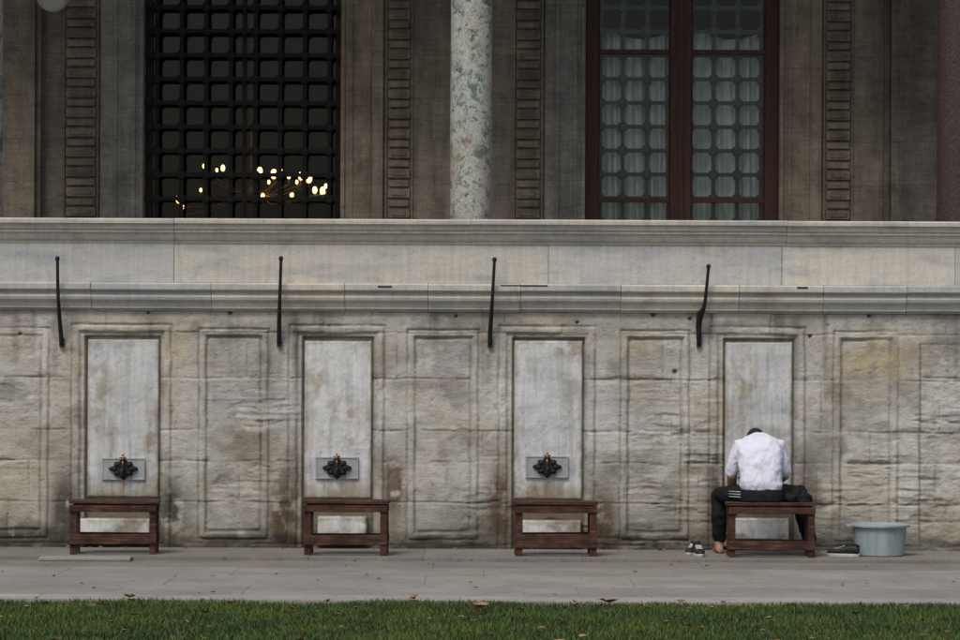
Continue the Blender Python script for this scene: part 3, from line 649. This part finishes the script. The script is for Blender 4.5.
def frame(x0,x1,mull,mat,name,y):
    win=empty(name); win.parent=bld
    b=MB(); w=13 if mull>8 else 6; xm=(x0+x1)/2-(1 if mull>8 else 0)
    X0,X1=PX(x0+.5,YB),PX(x1-.5,YB); wf=w/sc(YB); mf=mull/sc(YB)/2; xmm=PX(xm,YB)
    b.box(X0,X0+wf,y,y+.08,ZW0,ZW1); b.box(X1-wf,X1,y,y+.08,ZW0,ZW1); b.box(xmm-mf,xmm+mf,y-.01,y+.08,ZW0,ZW1)
    b.box(xmm-mf*.25,xmm+mf*.25,y-.025,y-.011,ZW0,ZW1)
    trs=[PZ(50,YB),PZ(199,YB)] if mull>8 else []
    for a,c in ((X0+wf,xmm-mf),(xmm+mf,X1-wf)):
        b.box(a,c,y+.002,y+.078,ZW0,ZW0+.07); b.box(a,c,y+.002,y+.078,ZW1-.07,ZW1)
        for z in trs: b.box(a,c,y+.012,y+.07,z-.022,z+.022)
        if mull>8:
            b.box(a+.001,a+.016,y+.02,y+.06,ZW0+.07,ZW1-.07); b.box(c-.016,c-.001,y+.02,y+.06,ZW0+.07,ZW1-.07)
    b.build('casement_frame',mat,win,bevel=.004); return win,X0,X1,xmm
def grille(win,xsl,ysl,x0,x1,y,r,boss,mat):
    b=MB(); zs_=[PZ(q,YB) for q in ysl]
    for xq in xsl: b.box(PX(xq,YB)-r,PX(xq,YB)+r,y-.008,y+.008,ZW0,ZW1)
    for z in zs_:
        b.box(x0,x1,y-.022,y-.009,z-r,z+r)
        for xq in xsl:
            cx=PX(xq,YB); N=8
            R=[[ (cx+boss*k*math.cos(2*math.pi*j/N),yy,z+boss*k*math.sin(2*math.pi*j/N)) for j in range(N)] for yy,k in ((y-.03,.55),(y-.026,.85),(y-.014,1.0),(y+.012,1.0))]
            b.rings(R)
    b.build('iron_grille',mat,win)
win,X0,X1,xm=frame(143,340,4,WOODD,'grilled_window',YB+.18)
ys=[199.5+24*k for k in (1,0)]+[199.5-24*k for k in range(1,12)]
grille(win,[155+24.7*k for k in range(8)],ys,X0,X1,YB+.06,.020,.050,GRIL)
b=MB(); b.box(X0+.02,X1-.02,YB+.215,YB+.219,ZW0+.02,ZW1-.02); b.build('glass_pane',GLASS,win)
win,X0,X1,xm=frame(584,778,21,WOODW,'casement_window',YB+.05)
b=MB(); b.box(X0+.02,X1-.02,YB+.088,YB+.092,ZW0+.02,ZW1-.02); b.build('glass_pane',GLASS,win)
grille(win,[600,622.5,647,671,690,714,738,762],[q-3 for q in ys],X0,X1,YB+.19,.020,.054,GRILG)
for a,c in ((PX(590,YB),PX(679,YB)),(PX(681,YB),PX(774,YB))):
    n1=120; zz=np.linspace(ZW0-.05,PZ(30,YB),30); U=np.linspace(a,c,n1); XX,ZZ=np.meshgrid(U,zz)
    ZZ=ZZ+.05*np.sin(XX*7)*(ZZ>zz[-2])
    YY=YB+.285+.035*np.sin(XX*40+2.2*np.sin(XX*7)+.4*ZZ)+.012*np.sin(XX*90+ZZ*1.5)
    VV=np.stack([XX,YY,ZZ],-1).reshape(-1,3); I=np.arange(30*n1).reshape(30,n1)
    npmesh('curtain',VV,np.stack([I[:-1,:-1],I[:-1,1:],I[1:,1:],I[1:,:-1]],-1).reshape(-1,4),np.ones((30*n1,3)),CURT,win)
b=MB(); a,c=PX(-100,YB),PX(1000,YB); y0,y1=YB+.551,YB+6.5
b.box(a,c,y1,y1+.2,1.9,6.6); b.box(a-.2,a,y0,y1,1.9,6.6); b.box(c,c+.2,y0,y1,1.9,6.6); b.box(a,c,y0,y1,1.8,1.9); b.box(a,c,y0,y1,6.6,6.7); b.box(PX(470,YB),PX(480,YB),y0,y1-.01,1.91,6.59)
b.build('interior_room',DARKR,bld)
ch=empty('chandelier'); yc=6.0
bl=[(222,168,2),(203,166,1.4),(216,170,1.2),(259,171,2.4),(273,174,3),(288,176,1.8),(300,176,2.5),(308,178,3),(314,190,2.2),(322,191,2.6),(325,186,1.5),(178,199,2.6),(291,195,1.8),(262,196,1.8),(182,207,1.3),(242,197,1.4),(304,192,1.4),(280,170,1.3),(268,182,1.3),(296,182,1.3),(200,190,1.2)]
bb=MB(); b2=MB(); r=random.Random(2); hub=(PX(250,yc),yc,PZ(192,yc))
for x,y,s in bl:
    yy=yc+r.uniform(-.6,.6); P=Vector((PX(x,yy),yy,PZ(y,yy,x))); rs=.013*s*.9
    bb.ell(P,(rs,rs,rs*1.6),nu=10,nv=8)
    b2.tube([Vector(hub),Vector(hub).lerp(P,.5)+Vector((0,0,-.12)),P+Vector((0,0,-.09)),P+Vector((0,0,-.03))],[.01,.009,.008,.012],6)
b2.tube([hub,(hub[0],hub[1],6.6)],.012,6); b2.ell(hub,(.07,.07,.09))
bb.build('lit_bulbs',BULB,ch,smooth=True); b2.build('brass_arms',BRASS,ch,smooth=True)
yc=.62
def column(cx,mat,r=.186,name='portico_column'):
    e=empty(name,(cx,yc,ZF)); b=MB()
    b.revolve((0,0,.18),[(r*1.02,0),(r*1.0,.4),(r,1.4),(r*.985,2.75),(r*1.05,2.77),(r*1.05,2.81)],48); b.build('shaft',mat,e,smooth=False,bevel=.002)
    b=MB(); b.box(-.3,.3,-.3,.3,0,.08); b.revolve((0,0,.081),[(.27,0),(.29,.03),(.25,.06),(.22,.08),(.21,.098)],32)
    b.revolve((0,0,2.992),[(.2,0),(.22,.1),(.26,.25),(.33,.38)],8); b.box(-.36,.36,-.36,.36,3.373,3.46); b.build('base_and_capital',MARB,e,bevel=.005)
cxs=[PX(-19.5,yc),PX(470,yc),PX(957,yc)]; dx=(cxs[2]-cxs[0])/2
column(cxs[0],COLM); column(cxs[1],COLM); column(cxs[2],PORPH); column(cxs[0]-dx,PORPH); column(cxs[2]+dx,COLM)
b=MB(); zA=ZF+3.465; allx=[cxs[0]-dx,cxs[0],cxs[1],cxs[2],cxs[2]+dx]
for i in range(4):
    a,c=allx[i],allx[i+1]; n_=40; m_=(a+c)/2; hw=(c-a)/2-.3
    for k in range(n_):
        xa=a+(c-a)*k/n_; xb=a+(c-a)*(k+1)/n_
        def zb(x):
            t=min(1,abs(x-m_)/hw); return zA+1.55*(1-t**2.2)**.6
        vs=[(xa,yc-.3,zb(xa)),(xb,yc-.3,zb(xb)),(xb,yc+.3,zb(xb)),(xa,yc+.3,zb(xa)),(xa,yc-.3,ZC),(xb,yc-.3,ZC),(xb,yc+.3,ZC),(xa,yc+.3,ZC)]
        b.add(vs,[(0,3,2,1),(4,5,6,7),(0,1,5,4),(2,3,7,6)])
b.box(-14,allx[0],yc-.3,yc+.3,zA,ZC); b.box(allx[-1],14,yc-.3,yc+.3,zA,ZC)
b.build('arcade',GREYF,bld)
b=MB(); b.box(-14,14,-.3,YB+.6,ZC+.003,ZC+.4); b.build('portico_roof',BROWN,bld)
b=MB(); b.box(-14,-13.6,.92,YB,ZF,ZC); b.box(13.6,14,.92,YB,ZF,ZC); b.build('portico_end_wall',BROWN,bld)
gy_=1.6; e=empty('globe_lamp',(PX(51,gy_),gy_,PZ(-5,gy_,51))); b=MB(); b.ell((0,0,0),(.155,.155,.155),nu=32,nv=20); b.build('opal_globe',GLOBE,e,smooth=True)
b=MB(); b.revolve((0,0,.14),[(.06,0),(.06,.04),(.02,.06)],16); b.tube([(0,0,.2),(0,0,3.2)],.008,6); b.build('suspension_rod',IRON,e)

# ---------------------------------------------------------------- camera & light
cam=bpy.data.cameras.new('Camera'); co=bpy.data.objects.new('Camera',cam); scene.collection.objects.link(co); scene.camera=co
co.location=(0,-D,H); co.rotation_euler=(math.pi/2,-.0045,0); cam.sensor_width=36; cam.lens=36*S0*D/960; cam.shift_y=45/960; cam.clip_end=600; cam.clip_start=.5
w=bpy.data.worlds.new('World'); scene.world=w; w.use_nodes=True; t=w.node_tree; bg=t.nodes['Background']; sky=t.nodes.new('ShaderNodeTexSky')
sky.sky_type='NISHITA'; sky.sun_disc=False; EL,AZ=math.radians(54),math.radians(205)
sky.sun_elevation=EL; sky.sun_rotation=AZ; sky.dust_density=4; sky.air_density=1.0; sky.ozone_density=1.0
t.links.new(sky.outputs[0],bg.inputs[0]); bg.inputs[1].default_value=.105
sd=bpy.data.lights.new('Sun','SUN'); so=bpy.data.objects.new('Sun',sd); scene.collection.objects.link(so); sd.energy=1.7; sd.angle=math.radians(20); sd.color=(1,.965,.925)
dv=Vector((math.sin(AZ)*math.cos(EL),math.cos(AZ)*math.cos(EL),math.sin(EL))); so.rotation_euler=dv.to_track_quat('Z','Y').to_euler(); so.location=(0,-10,15)
scene.view_settings.view_transform='Standard'; scene.view_settings.look='None'; scene.view_settings.exposure=0
